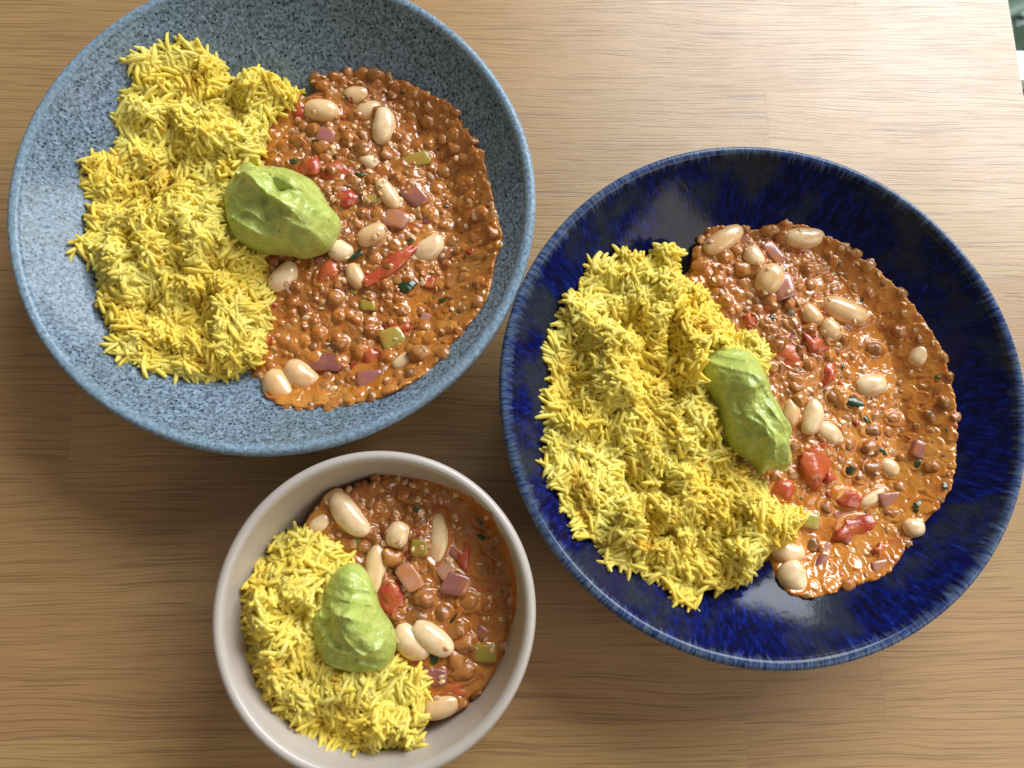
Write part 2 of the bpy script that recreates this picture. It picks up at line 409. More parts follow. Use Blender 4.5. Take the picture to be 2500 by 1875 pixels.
def big_in(r):   # inner surface height of a large bowl
    return 0.0075 + 0.0455 * np.clip(np.asarray(r) / 0.1195, 0, 2) ** 2.7
def small_in(r):
    r = np.asarray(r, float)
    return 0.008 + 0.046 * np.clip(r / 0.0632, 0, 2) ** 6.5
def large_bowl(x, y, mat, label, wob):
    t = thing('bowl', label, 'bowl', (x, y, 0))
    inner = [(0.0002, 0.0075)] + [(r, float(big_in(r))) for r in np.linspace(0.004, 0.1192, 44)]
    lip = [(0.1192, float(big_in(0.1192)))] + [(0.1196, 0.0536), (0.1202, 0.0543), (0.1212, 0.05495), (0.1224, 0.0553), (0.1236, 0.0550), (0.12445, 0.0542), (0.1249, 0.0530), (0.12495, 0.0515)]
    outer = [(0.12495, 0.0515)] + [(r, 0.0030 + 0.0485 * ((r - 0.040) / 0.08495) ** 1.75) for r in np.linspace(0.1235, 0.046, 26)] + [(0.044, 0.0036)]
    lathe('body', inner[::1], mat, t, wob=wob)
    lathe('rim', lip, mat, t, wob=wob)
    lathe('outer_wall', outer, mat, t, wob=wob)
    lathe('foot_ring', [(0.044, 0.0036), (0.0437, 0.0005), (0.043, 0.0), (0.039, 0.0), (0.038, 0.002), (0.0005, 0.0022)], mat, t, wob=wob)
    return t
def small_bowl(x, y, mat, label):
    t = thing('bowl', label, 'bowl', (x, y, 0))
    R = 0.0690
    rs = np.concatenate([np.linspace(0.0002, 0.04, 12), np.linspace(0.043, 0.0634, 26)])
    inner = [(r, float(small_in(r))) for r in rs] 
    z1 = inner[-1][1]
    lip = [(0.0634, z1), (0.0637, 0.0570), (0.0642, 0.0586), (0.0651, 0.0596), (0.0663, 0.0600), (0.0676, 0.0597), (0.0685, 0.0588), (0.0689, 0.0575), (0.0690, 0.0560)]
    outer = [(0.0690, 0.0560), (0.0687, 0.046), (0.0678, 0.036), (0.0660, 0.026), (0.0630, 0.017), (0.0580, 0.009), (0.0500, 0.0045), (0.0400, 0.003)]
    lathe('body', inner, mat, t); lathe('rim', lip, mat, t); lathe('outer_wall', outer, mat, t)
    lathe('foot_ring', [(0.040, 0.003), (0.0395, 0.0002), (0.037, 0.0), (0.036, 0.0018), (0.0005, 0.002)], mat, t)
    return t
LB = (-0.0965, 0.1629); BB = (0.1345, 0.0658); SB = (-0.0449, -0.0295)
large_bowl(LB[0], LB[1], M_SPEC, 'large pale blue bowl with black speckles, the left of the two large ones', 0.0022)
large_bowl(BB[0], BB[1], M_COB, 'large dark cobalt blue bowl with mottled pale rim', 0.0022)
small_bowl(SB[0], SB[1], M_STONE, 'small plain beige bowl in front of the two large blue ones')

# ---------------------------------------------------------------- food shapes
def ellipsoid(nu=14, nv=9, kidney=0.0, noise=0.0, seed=0, pw=1.0):
    V = []
    for i in range(nv + 1):
        th = PI * i / nv
        for j in range(nu):
            ph = 2 * PI * j / nu
            x = math.cos(th); rr = math.sin(th) ** pw
            y = rr * math.cos(ph); z = rr * math.sin(ph)
            V.append((x, y, z))
    V = np.array(V)
    if kidney: V[:, 1] += kidney * (V[:, 0] ** 2) ; V[:, 1] -= kidney * 0.4
    if noise:
        n = fbm(V[:, 0] * 2 + V[:, 2] + 5, V[:, 1] * 2 - V[:, 2] + 9, seed, 3)
        V *= (1 + noise * n)[:, None]
    F = []
    for i in range(nv):
        for j in range(nu):
            F.append((i * nu + j, (i + 1) * nu + j, (i + 1) * nu + (j + 1) % nu, i * nu + (j + 1) % nu))
    return V, np.array(F)
def chunk(seed, sharp=0.25, lean=0.15, n=5):
    """a diced piece: rounded box with uneven sides"""
    rg = np.random.default_rng(seed)
    u = np.linspace(-1, 1, n); V = []; F = []
    def face(fn):
        b = len(V)
        for a in u:
            for c in u: V.append(fn(a, c))
        for i in range(n - 1):
            for j in range(n - 1):
                F.append((b + i * n + j, b + (i + 1) * n + j, b + (i + 1) * n + j + 1, b + i * n + j + 1))
    for s_ in (-1, 1):
        face(lambda a, c: (a, c * s_, s_)); face(lambda a, c: (s_, a * s_, c)); face(lambda a, c: (c * s_, s_, a))
    V = np.array(V, float)
    key = {}; idx = []
    out = []
    for v in np.round(V, 4):
        k = tuple(v)
        if k not in key: key[k] = len(out); out.append(v)
        idx.append(key[k])
    V = np.array(out); F = np.array([[idx[i] for i in f] for f in F])
    L = (np.abs(V) ** 5).sum(1) ** (1 / 5.0)
    V = V / (1 + sharp * (L - 1))[:, None]
    corner = rg.uniform(1 - lean, 1 + lean, (2, 2, 2, 3))
    t = (V + 1) / 2
    s = 0
    for i in (0, 1):
        for j in (0, 1):
            for k in (0, 1):
                wgt = (t[:, 0] if i else 1 - t[:, 0]) * (t[:, 1] if j else 1 - t[:, 1]) * (t[:, 2] if k else 1 - t[:, 2])
                s = s + wgt[:, None] * corner[i, j, k]
    V = V * s
    V += 0.06 * np.stack([fbm(V[:, 1] * 1.5 + seed, V[:, 2] * 1.5, seed, 2), fbm(V[:, 0] * 1.5 + seed, V[:, 2] * 1.5, seed + 5, 2), fbm(V[:, 0] * 1.5 + seed, V[:, 1] * 1.5, seed + 9, 2)], 1)
    return V, F
def tomato_mesh(seed):
    V, F = ellipsoid(18, 12, 0.12, 0.0, seed, 0.85)
    rg = np.random.default_rng(seed)
    n = fbm(V[:, 0] * 2.3 + seed, V[:, 1] * 2.3 + V[:, 2] * 1.3, seed, 3)
    V = V * (1 + 0.85 * n)[:, None]; V[:, 2] *= 1 + 0.3 * np.sin(V[:, 0] * 3 + seed)
    taper = 1 + rg.uniform(-0.35, 0.35) * V[:, 0]
    V[:, 1] *= taper
    return V, F
def herb_mesh(seed):
    rg = np.random.default_rng(seed)
    n = 22; V = [(0, 0, 0.06)]; 
    k = int(rg.integers(3, 6)); ph = rg.uniform(0, 6)
    for i in range(n):
        a = 2 * PI * i / n
        r = 0.72 + 0.10 * math.cos(k * a + ph) + 0.12 * math.cos(2 * a + ph) + 0.09 * math.cos(9 * a + ph * 2) + rg.uniform(-0.06, 0.06)
        V.append((r * math.cos(a), r * math.sin(a), 0.18 * math.sin(2 * a + ph) + 0.1 * rg.uniform(-1, 1)))
    V = np.array(V); m = len(V)
    B = V.copy(); B[:, 2] -= 0.07
    F = []
    for i in range(n):
        a, b = 1 + i, 1 + (i + 1) % n
        F.append((0, a, b)); F.append((m, m + b, m + a)); F.append((a, m + a, m + b)); F.append((a, m + b, b))
    return np.vstack([V, B]), np.array(F)
def quinoa_mesh(seed):
    V, F = ellipsoid(10, 6); V = V[:, [0, 1, 2]] * np.array([1, 1, 0.7])
    # the pale curled germ round the seed
    rg = np.random.default_rng(seed)
    n = 12; k = 5; a0 = rg.uniform(0, 6); span = rg.uniform(3.2, 5.4)
    T = []; 
    for i in range(n):
        a = a0 + span * i / (n - 1); rr = 0.15 * math.sin(PI * (0.08 + 0.84 * i / (n - 1))) ** 0.5
        for j in range(k):
            b = 2 * PI * j / k
            q = 0.98 + rr * math.cos(b)
            T.append((q * math.cos(a), q * math.sin(a), rr * math.sin(b) + 0.1))
    G = [(i * k + j, (i + 1) * k + j, (i + 1) * k + (j + 1) % k, i * k + (j + 1) % k) for i in range(n - 1) for j in range(k)]
    b = len(V)
    me = new_mesh('quinoa_seed', np.vstack([V, np.array(T)]), np.vstack([F, np.array(G) + b]), M_QUIN)
    me.materials.append(M_GERM)
    mi = np.zeros(len(me.polygons), np.int32); mi[len(F):] = 1
    me.polygons.foreach_set('material_index', mi)
    return me
def mk(name, VF, mat): return new_mesh(name, VF[0], VF[1], mat)
ME_BEAN = [mk('white_bean', ellipsoid(22, 14, k, 0.07, i, 0.72), M_BEAN) for i, k in enumerate((0.10, 0.18, 0.26, 0.05))]
ME_LENT = [mk('lentil', ellipsoid(16, 11, (0, 0.15, 0.3)[i % 3], 0.42, 20 + i, (1.0, 0.8)[i % 2]), M_LENTIL) for i in range(9)]
ME_QUIN = [quinoa_mesh(i) for i in range(6)]
ME_TOM = [mk('tomato_piece', tomato_mesh(40 + i), M_TOM) for i in range(6)]
ME_ONI = [mk('onion_piece', chunk(60 + i, 0.5, 0.42), M_ONION) for i in range(6)]
ME_GRE = [mk('pepper_piece', chunk(80 + i, 0.5, 0.25), M_GREEN) for i in range(4)]
ME_HER = [mk('herb_leaf', herb_mesh(90 + i), M_HERB) for i in range(6)]

# rice grain: bent, slightly flattened spindle with blunt ends
def grain(seed, rings=6, seg=6):
    rg = np.random.default_rng(seed)
    bend = rg.uniform(-0.16, 0.16) + (0.22 if seed % 5 == 0 else 0); bend2 = rg.uniform(-0.08, 0.08)
    V = []
    for i in range(rings):
        t = -1 + 2 * i / (rings - 1)
        rad = [0.70, 0.96, 1.0, 1.0, 0.92, 0.60][i] * rg.uniform(0.93, 1.07)
        for j in range(seg):
            a = 2 * PI * j / seg + 0.3 * i
            V.append((t * 0.96, bend * (1 - t * t) + rad * 0.235 * math.cos(a), bend2 * (1 - t * t) + rad * 0.20 * math.sin(a)))
    b = len(V)
    V.append((-1.03, 0, 0)); V.append((1.04, 0, 0))
    F = [(i * seg + j, i * seg + (j + 1) % seg, (i + 1) * seg + (j + 1) % seg, (i + 1) * seg + j) for i in range(rings - 1) for j in range(seg)]
    T = []
    for f in F: T += [(f[0], f[1], f[2]), (f[0], f[2], f[3])]
    for j in range(seg):
        T.append((b, (j + 1) % seg, j)); o = (rings - 1) * seg; T.append((b + 1, o + j, o + (j + 1) % seg))
    return np.array(V), np.array(T)
GR = [grain(i) for i in range(14)]
ME_GR = []
for i, (V, F) in enumerate(GR):
    for t in (0.15, 0.55, 0.95):
        ME_GR.append(new_mesh('rice_grain', V, F, M_RICE, attrs={'tint': np.full(len(V), t)}))

def frames(n, yaw, pitch, roll):
    cy, sy, cp, sp, cr, sr = np.cos(yaw), np.sin(yaw), np.cos(pitch), np.sin(pitch), np.cos(roll), np.sin(roll)
    R = np.zeros((n, 3, 3))
    R[:, 0, 0] = cy * cp; R[:, 0, 1] = cy * sp * sr - sy * cr; R[:, 0, 2] = cy * sp * cr + sy * sr
    R[:, 1, 0] = sy * cp; R[:, 1, 1] = sy * sp * sr + cy * cr; R[:, 1, 2] = sy * sp * cr - cy * sr
    R[:, 2, 0] = -sp; R[:, 2, 1] = cp * sr; R[:, 2, 2] = cp * cr
    return R

def height_sheet(name, poly, f, step, mat, parent, org, thick=None, margin=1.2, **props):
    lo = poly.min(0) - 2 * step; hi = poly.max(0) + 2 * step
    xs = np.arange(lo[0], hi[0], step); ys = np.arange(lo[1], hi[1], step)
    X, Y = np.meshgrid(xs, ys, indexing='ij')
    sd = sdist(poly, X, Y)
    Z = f(X, Y, sd)
    keep = sd > -margin * step
    idx = -np.ones(X.shape, int); idx[keep] = np.arange(keep.sum())
    q = np.stack([idx[:-1, :-1], idx[1:, :-1], idx[1:, 1:], idx[:-1, 1:]], -1).reshape(-1, 4)
    q = q[(q >= 0).all(1)]
    V = np.stack([X[keep] - org[0], Y[keep] - org[1], Z[keep] - org[2]], 1)
    at = {'thick': thick(X[keep], Y[keep])} if thick else None
    if at is None: at = {'tint': np.full(len(V), 0.2)}
    return add_obj(name, new_mesh(name, V, q, mat, attrs=at), parent, **props)

# ---------------------------------------------------------------- one helping: rice, stew, avocado
def helping(cfg):
    bx, by = cfg['c']; bin_ = cfg['inner']; L = cfg['level']
    def surf(x, y): return np.maximum(bin_(np.hypot(x - bx, y - by)), L)
    def bowlz(x, y): return bin_(np.hypot(x - bx, y - by))
    P = lambda pts: smooth_poly([on_surf(px, py, surf)[:2] for px, py in pts], 3)
    stew = P(cfg['stew']); rice = P(cfg['rice'])
    cc_ = np.array([bx, by]); rr_ = np.hypot(*(rice - cc_).T)
    rice = cc_ + (rice - cc_) * (np.minimum(rr_, cfg['rmax']) / rr_)[:, None]
    sx, sy, sr, sh = cfg['stew_mound']
    sc_ = on_plane(sx, sy, L)[:2]
    rcx, rcy = on_plane(*cfg['rice_c'], L + 0.01)[:2]
    # ---- stew height
    def thick(x, y):
        d = np.hypot(x - sc_[0], (y - sc_[1]) * 0.62)
        return np.clip(1.15 - d / sr + 0.5 * fbm(x * 60, y * 60, 3, 2), 0, 1)
    def stew_top(x, y):
        d = np.hypot(x - sc_[0], (y - sc_[1]) * 0.62)
        return L + sh * np.exp(-(d / sr) ** 2) + 0.0026 * fbm(x * 80, y * 80, 5, 3) * (0.25 + thick(x, y))
    # ---- ingredients: (kind, px, py, len, wid, angle, sink)
    ppm = lambda z: 1875 / 2500 * 2212 / (CAMP[2] - z)      # picture units per metre
    items = []
    def place(kind, px, py, l, w_, ang, sink=0.45, tilt=0.0, hgt=None):
        z = L + 0.003
        for _ in range(3):
            p = on_plane(px, py, z); z = float(max(stew_top(p[0], p[1]), bowlz(p[0], p[1])))+0.001
        k = ppm(z); a = l / k / 2; b = w_ / k / 2; c = min(a, b) * (0.8 if kind in ('bean', 'lentil') else 0.55)
        sink += 0.15 if kind in ('tomato', 'onion') else 0.0
        items.append([kind, p[0], p[1], z - sink * c + c * 0.15 + (0.0010 if kind == 'herb' else 0), a, b, c, math.radians(ang), tilt])
    for it in cfg['items']: place(*it)
    # random small ones
    lo, hi = stew.min(0), stew.max(0)
    def scatter(kind, n, rmin, rmax, flat, mind, edge, prob, sink=(0.1, 0.6)):
        got = 0
        cx_ = RNG.uniform(lo[0], hi[0], n * 45); cy_ = RNG.uniform(lo[1], hi[1], n * 45)
        k_ = (sdist(stew, cx_, cy_) > edge) & (sdist(rice, cx_, cy_) < 0.004)
        cx_, cy_ = cx_[k_], cy_[k_]
        tt_ = thick(cx_, cy_); kk_ = RNG.uniform(size=len(cx_)) < np.vectorize(prob)(tt_)
        cx_, cy_, tt_ = cx_[kk_], cy_[kk_], tt_[kk_]
        tp_ = np.maximum(stew_top(cx_, cy_), bowlz(cx_, cy_) + 0.0008)
        for x, y, t, zt in zip(cx_.tolist(), cy_.tolist(), tt_.tolist(), tp_.tolist()):
            if got >= n: break
            r = RNG.uniform(rmin, rmax)
            ok = True
            for q in items:
                dx, dy = x - q[1], y - q[2]
                ca, sa = math.cos(q[7]), math.sin(q[7])
                u, v = dx * ca + dy * sa, -dx * sa + dy * ca
                if (u / (q[4] + r * mind)) ** 2 + (v / (q[5] + r * mind)) ** 2 < 1: ok = False; break
            if not ok: continue
            got += 1
            items.append([kind, x, y, zt - RNG.uniform(*sink) * r * flat + t * 0.0012 * RNG.uniform(0, 1), r * RNG.uniform(0.95, 1.12), r * RNG.uniform(0.88, 1.0), r * flat, RNG.uniform(0, 6.28), RNG.uniform(-0.5, 0.5)])
    m = cfg['many']
    scatter('lentil', m[0], 0.0026, 0.0043, 0.62, 0.48, -0.0006, lambda t: cfg['uni'] + (1 - cfg['uni']) * t, (0.15, 1.15))
    scatter('tomato', m[2], 0.0020, 0.0042, 0.6, 0.6, 0.004, lambda t: 1, (0.1, 0.7))
    scatter('onion', m[3], 0.0022, 0.0036, 0.5, 0.7, 0.004, lambda t: 1, (0.0, 0.6))
    scatter('green', m[4], 0.0018, 0.0030, 0.6, 0.7, 0.004, lambda t: 1, (0.0, 0.6))
    scatter('herb', m[5], 0.0014, 0.0030, 0.5, 0.5, 0.003, lambda t: 1, (-0.9, -0.4))
    big = list(items)
    scatter('quinoa', m[1], 0.00150, 0.00205, 0.75, 0.5, 0.0007, lambda t: cfg['uni'] * 0.7 + (1 - cfg['uni'] * 0.7) * t, (-0.3, 0.45))
    for q in [q for q in big if q[0] in ('bean', 'tomato', 'onion', 'green', 'lentil')]:
        if RNG.uniform() < (0.40 if q[0] != 'lentil' else 0.12):
            for _ in range(int(RNG.integers(1, 4)) if q[0] != 'lentil' else 1):
                a_ = RNG.uniform(0, 6.28); m_ = RNG.uniform(0.45, 0.92); u, v = q[4] * m_ * math.cos(a_), q[5] * m_ * math.sin(a_)
                ca, sa = math.cos(q[7]), math.sin(q[7])
                items.append(['quinoa', q[1] + u * ca - v * sa, q[2] + u * sa + v * ca, q[3] + q[6] * math.sqrt(1 - m_ * m_) * 0.95, 0.0015, 0.0015, 0.0011, a_, 0])
    dd_ = sdist(rice, np.array([q[1] for q in items]), np.array([q[2] for q in items]))
    items = [q for q, d in zip(items, dd_) if d < 0.006]
    A = np.array([[q[1], q[2], q[3], q[4], q[5], q[6], q[7]] for q in items])
    nb = int(cfg.get('lumps', 700))
    bx_ = RNG.uniform(lo[0], hi[0], nb); by_ = RNG.uniform(lo[1], hi[1], nb); br_ = np.where(RNG.uniform(size=nb) < 0.4, RNG.uniform(0.0026, 0.0042, nb), RNG.uniform(0.0011, 0.0020, nb))
    bt_ = thick(bx_, by_); bh_ = br_ * RNG.uniform(0.15, 0.62, nb) * (0.85 * cfg['uni'] + (1.1 - 0.85 * cfg['uni']) * bt_)
    # ---- sauce sheet with a wet meniscus round every ingredient
    def fs(X, Y, sd):
        b = bowlz(X, Y); T = stew_top(X, Y)
        Z = T.copy(); up = np.zeros_like(Z); lump = np.zeros_like(Z)
        for x, y, r, hh in zip(bx_, by_, br_, bh_):
            i0, i1 = np.searchsorted(X[:, 0], [x - r, x + r]); j0, j1 = np.searchsorted(Y[0], [y - r, y + r])
            if i1 <= i0 or j1 <= j0: continue
            w_ = lump[i0:i1, j0:j1]
            dd = 1 - ((X[i0:i1, j0:j1] - x) ** 2 + (Y[i0:i1, j0:j1] - y) ** 2) / r ** 2
            lump[i0:i1, j0:j1] = np.maximum(w_, hh * 1.6 * np.clip(dd, 0, 1) ** 0.7)
        Z = Z + lump
        for (x, y, z, a, bb, c, yw) in A:
            rr = max(a, bb) * 1.15 + 0.0022
            i0, i1 = np.searchsorted(X[:, 0], [x - rr, x + rr]); j0, j1 = np.searchsorted(Y[0], [y - rr, y + rr])
            if i1 <= i0 or j1 <= j0: continue
            i = (slice(i0, i1), slice(j0, j1))
            dx, dy = X[i] - x, Y[i] - y; ca, sa = math.cos(yw), math.sin(yw)
            u, v = dx * ca + dy * sa, -dx * sa + dy * ca
            rho = np.sqrt((u / a) ** 2 + (v / bb) ** 2)
            d = (rho - 1) * min(a, bb)
            lift = max(0.0, z - float(stew_top(x, y)) + c * 0.4)
            g = min(0.0016, 0.35 * c + lift * 0.5) * np.exp(-(np.clip(d, -0.0005, 1) / 0.0010) ** 2 * 0.6)
            up[i] = np.maximum(up[i], g)
        Z = Z + up
        h = np.maximum(Z - b, 0.0006 + up + lump)
        prof = np.sqrt(np.clip(1 - (1 - np.clip((sd + 0.0022 * fbm(X * 200, Y * 200, 77, 3)) / 0.0026, 0, 1)) ** 2, 0, 1))
        return np.where(sd > 0, b + h * prof, b - 0.0006)
    org = (bx, by, float(bin_(0.0)))
    st = thing('bean_stew', cfg['stew_label'], 'stew', org, 'bean stews in the bowls')
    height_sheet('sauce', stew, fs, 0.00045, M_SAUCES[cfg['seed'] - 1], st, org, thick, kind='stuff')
    lib = {'bean': (ME_BEAN, 'white_bean'), 'lentil': (ME_LENT, 'lentil'), 'quinoa': (ME_QUIN, 'quinoa_seed'), 'tomato': (ME_TOM, 'tomato_piece'),
           'onion': (ME_ONI, 'onion_piece'), 'green': (ME_GRE, 'pepper_piece'), 'herb': (ME_HER, 'herb_leaf')}
    rg = random.Random(cfg['seed'])
    for (kind, x, y, z, a, b, c, yw, tl) in items:
        ml, nm = lib[kind]
        o = add_obj(nm, rg.choice(ml), st, (x - org[0], y - org[1], z - org[2]))
        o.scale = (a, b, c)
        if kind == 'quinoa': o.rotation_euler = (rg.uniform(-0.9, 0.9), rg.uniform(-0.9, 0.9), yw)
        elif kind == 'lentil': o.rotation_euler = (tl, rg.uniform(-0.4, 0.4), yw)
        elif kind == 'herb': o.rotation_euler = (rg.uniform(-0.3, 0.3), rg.uniform(-0.3, 0.3), yw)
        else: o.rotation_euler = (rg.uniform(-0.15, 0.15), tl * 0.4 + rg.uniform(-0.08, 0.08), yw)
    # ---- rice
    rh = cfg['rice_h']
    gz = cfg['guac_z']
    Gp = smooth_poly([on_plane(px, py, gz)[:2] for px, py in cfg['guac']], 2)
    def rice_top(x, y, sd=None):
        if sd is None: sd = sdist(rice, x, y)
        b = np.maximum(bowlz(x, y), 0.0)
        base = np.where(sdist(stew, x, y) > 0, np.maximum(b, L), b)
        T = L + rh + 0.016 * fbm(x * 45, y * 45, cfg['seed'], 2) + 0.0080 * fbm(x * 115, y * 115, cfg['seed'] + 4, 2)
        T = np.where(sdist(Gp, x, y) > -0.004, np.minimum(T, gz - 0.0005), T)
        prof = np.clip(1 - (1 - np.clip(sd / cfg['rice_w'], 0, 1)) ** 2, 0, 1) ** 0.6
        return base + np.maximum(T - base, 0.004) * prof
    rt = thing('rice_portion', cfg['rice_label'], 'rice', org, 'helpings of yellow rice')
    def frs(X, Y, sd):
        z = rice_top(X, Y, sd) - 0.0007 + 0.0010 * fbm(X * 420, Y * 420, 9, 2)
        return np.where(sd > 0.0015, z, bowlz(X, Y) - 0.001)
    height_sheet('packed_rice', rice, frs, 0.0011, M_RICE, rt, org, kind='stuff')
    n = cfg['grains']
    lo, hi = rice.min(0), rice.max(0)
    X = RNG.uniform(lo[0], hi[0], n * 3); Y = RNG.uniform(lo[1], hi[1], n * 3)
    sd = sdist(rice, X, Y); k = sd > 0.0010; X, Y, sd = X[k][:n], Y[k][:n], sd[k][:n]
    # extra loose grains along the edge
    e = 0.0006
    n = len(X)
    Zt = rice_top(X, Y)
    gx = (rice_top(X + e, Y) - rice_top(X - e, Y)) / (2 * e); gy = (rice_top(X, Y + e) - rice_top(X, Y - e)) / (2 * e)
    gx = np.clip(gx, -1.6, 1.6); gy = np.clip(gy, -1.6, 1.6)
    yaw = fbm(X * 60, Y * 60, cfg['seed'] + 11, 2) * 10.0 + np.where(RNG.uniform(size=n) < 0.3, RNG.normal(0, 1.2, n), RNG.normal(0, 0.38, n))
    slope = gx * np.cos(yaw) + gy * np.sin(yaw)
    pitch = -np.arctan(slope) * 0.85 + np.where(RNG.uniform(size=n) < 0.07, RNG.normal(0, 0.5, n), RNG.normal(0, 0.13, n))
    R = frames(n, yaw, pitch, RNG.uniform(0, 6.28, n))
    dz = RNG.uniform(-0.0010, 0.0014, n) + 0.0005
    half = RNG.triangular(0.0034, 0.0060, 0.0076, n) * cfg.get('gscale', 1.0)
    fat = half * RNG.uniform(0.86, 1.20, n) * (0.0047 / half) ** 0.75
    S = np.stack([half, fat, fat], 1)
    C = np.stack([X - org[0], Y - org[1], Zt + dz - org[2]], 1)
    # keep tips above the bowl
    order = np.argsort(-(dz + 0.0003 * RNG.normal(size=n)))
    solo = set(order[:290].tolist())
    gv = RNG.integers(0, len(GR), n); tint = np.clip(RNG.normal(0.5, 0.3, n), 0, 1)
    VV = []; FF = []; TT = []; base = 0
    for g in range(len(GR)):
        V, F = GR[g]
        ids = np.array([i for i in range(n) if gv[i] == g and i not in solo])
        if len(ids) == 0: continue
        W = np.einsum('nij,nkj->nki', R[ids], V[None] * S[ids][:, None, :]) + C[ids][:, None, :]
        VV.append(W.reshape(-1, 3))
        FF.append((F[None] + (base + np.arange(len(ids)) * len(V))[:, None, None]).reshape(-1, 3))
        TT.append(np.repeat(tint[ids], len(V))); base += len(ids) * len(V)
    add_obj('rice_grains', new_mesh('rice_grains', np.vstack(VV), np.vstack(FF), M_RICE, attrs={'tint': np.concatenate(TT)}), rt, kind='stuff')
    for i in solo:
        ti = 0 if tint[i] < 0.35 else (1 if tint[i] < 0.7 else 2)
        o = add_obj('rice_grain', ME_GR[int(gv[i]) * 3 + ti], rt, C[i])
        o.rotation_euler = Matrix(R[i].tolist()).to_euler(); o.scale = S[i]
    # ---- avocado dollop
    gz = cfg['guac_z']
    G = smooth_poly([on_plane(px, py, gz)[:2] for px, py in cfg['guac']], 4)
    c0 = on_plane(*cfg['guac_c'], gz)[:2]
    folds = []
    for pts, amp, wd, sgn in cfg['folds']:
        q = np.array([on_plane(px, py, gz + 0.008)[:2] for px, py in pts]); folds.append((q, amp, wd, sgn))
    nr, na = 110, 260
    ang = np.unwrap(np.arctan2(G[:, 1] - c0[1], G[:, 0] - c0[0])); rad = np.hypot(G[:, 0] - c0[0], G[:, 1] - c0[1])
    if ang[-1] < ang[0]: ang, rad = ang[::-1], rad[::-1]
    ang2 = np.concatenate([ang - 2 * PI, ang, ang + 2 * PI]); rad2 = np.tile(rad, 3)
    o2 = np.argsort(ang2)
    A_ = np.linspace(0, 2 * PI, na, endpoint=False) + ang[0]
    rho = np.interp(A_, ang2[o2], rad2[o2])
    s_ = np.linspace(0.002, 1, nr)
    # section: dome, fullest a little below its top, tucked in underneath
    q = s_ * 1.22 * PI / 2
    rr = np.sin(np.minimum(q, PI / 2)) * np.where(q > PI / 2, np.cos((q - PI / 2) * 1.3), 1.0)
    zz = np.cos(q); zz = np.sign(zz) * np.abs(zz) ** 0.8
    XX = c0[0] + np.outer(rr, rho * np.cos(A_)); YY = c0[1] + np.outer(rr, rho * np.sin(A_))
    H = cfg['guac_h']
    top = H * (1 + 0.25 * fbm(XX * 70, YY * 70, cfg['seed'] + 20, 2))
    for (lx, ly, lr, lh) in cfg.get('lobes', []):
        l0 = on_plane(lx, ly, gz + 0.006)[:2]
        d = np.hypot(XX - l0[0], YY - l0[1]); top = top + lh * np.exp(-(d / lr) ** 2)
    for (lx, ly, ra, rb, an, lh) in cfg['folds2']:
        l0 = on_plane(lx, ly, gz + 0.008)[:2]; an = math.radians(an)
        xw = XX - l0[0] + 0.0030 * fbm(XX * 110, YY * 110, cfg['seed'] + 81, 2); yw = YY - l0[1] + 0.0030 * fbm(XX * 110 + 3, YY * 110, cfg['seed'] + 82, 2)
        u_ = (xw * math.cos(an) + yw * math.sin(an)) / ra; v_ = (-xw * math.sin(an) + yw * math.cos(an)) / rb
        top = top + lh * np.clip(1 - u_ * u_ - v_ * v_, 0, 1) ** 0.75
    ZZ = gz + zz[:, None] * np.where(zz[:, None] > 0, top, 0.010)
    fade = np.clip(zz, 0, 1)[:, None] ** 0.35
    for (pl, amp, wd, sgn) in folds:
        best = np.full(XX.shape, 1e9); sg = np.zeros(XX.shape); along = np.zeros(XX.shape)
        for i in range(len(pl) - 1):
            a, b = pl[i], pl[i + 1]; ev = b - a; L2 = ev @ ev
            t = np.clip(((XX - a[0]) * ev[0] + (YY - a[1]) * ev[1]) / L2, 0, 1)
            dx, dy = XX - a[0] - t * ev[0], YY - a[1] - t * ev[1]
            d = np.hypot(dx, dy); s2 = np.sign(ev[0] * dy - ev[1] * dx)
            m_ = d < best; best = np.where(m_, d, best); sg = np.where(m_, s2, sg); along = np.where(m_, (i + t) / (len(pl) - 1), along)
        sd_ = best * sg * sgn
        endf = np.sin(PI * np.clip(along, 0.0, 1.0)) ** 0.5
        endf = np.where((along <= 0.001) | (along >= 0.999), np.exp(-best / 0.002), np.maximum(endf, 0.3))
        sd_ = sd_ + 0.0016 * fbm(XX * 150, YY * 150, 61, 2)
        f = amp * np.where(sd_ > 0, np.exp(-(np.sqrt(sd_ ** 2 + 1e-6) - 1e-3) / wd), np.exp(-(sd_ / 0.0015) ** 2))
        ZZ = ZZ + f * fade * endf
    wx = XX + 0.006 * fbm(XX * 60, YY * 60, cfg['seed'] + 51, 2); wy = YY + 0.006 * fbm(XX * 60 + 7, YY * 60, cfg['seed'] + 52, 2)
    ax_ = math.radians(cfg['gax']); vv_ = -(wx - c0[0]) * math.sin(ax_) + (wy - c0[1]) * math.cos(ax_)
    rr2 = (1 - np.abs(np.sin(PI * vv_ / 0.0075 + 3.2 * fbm(XX * 45, YY * 45, cfg['seed'] + 71, 2)))) ** 1.4
    ZZ = ZZ + fade * 0.0017 * rr2 * np.clip(0.75 + 1.6 * fbm(XX * 60 + 4, YY * 60, cfg['seed'] + 73, 2), 0, 1)
    rg_ = 1 - np.minimum(np.abs(fbm(wx * 55, wy * 85, cfg['seed'] + 41, 2)) * 3.2, 1)
    ZZ = ZZ + fade * 0.0006 * rg_ ** 2
    ZZ = ZZ + fade * (0.0008 * fbm(XX * 120, YY * 120, cfg['seed'] + 31, 2) + 0.0006 * fbm(XX * 330, YY * 330, cfg['seed'] + 37, 3))
    V = np.stack([XX - org[0], YY - org[1], ZZ - org[2]], -1).reshape(-1, 3)
    i, j = np.meshgrid(np.arange(nr - 1), np.arange(na), indexing='ij'); j2 = (j + 1) % na
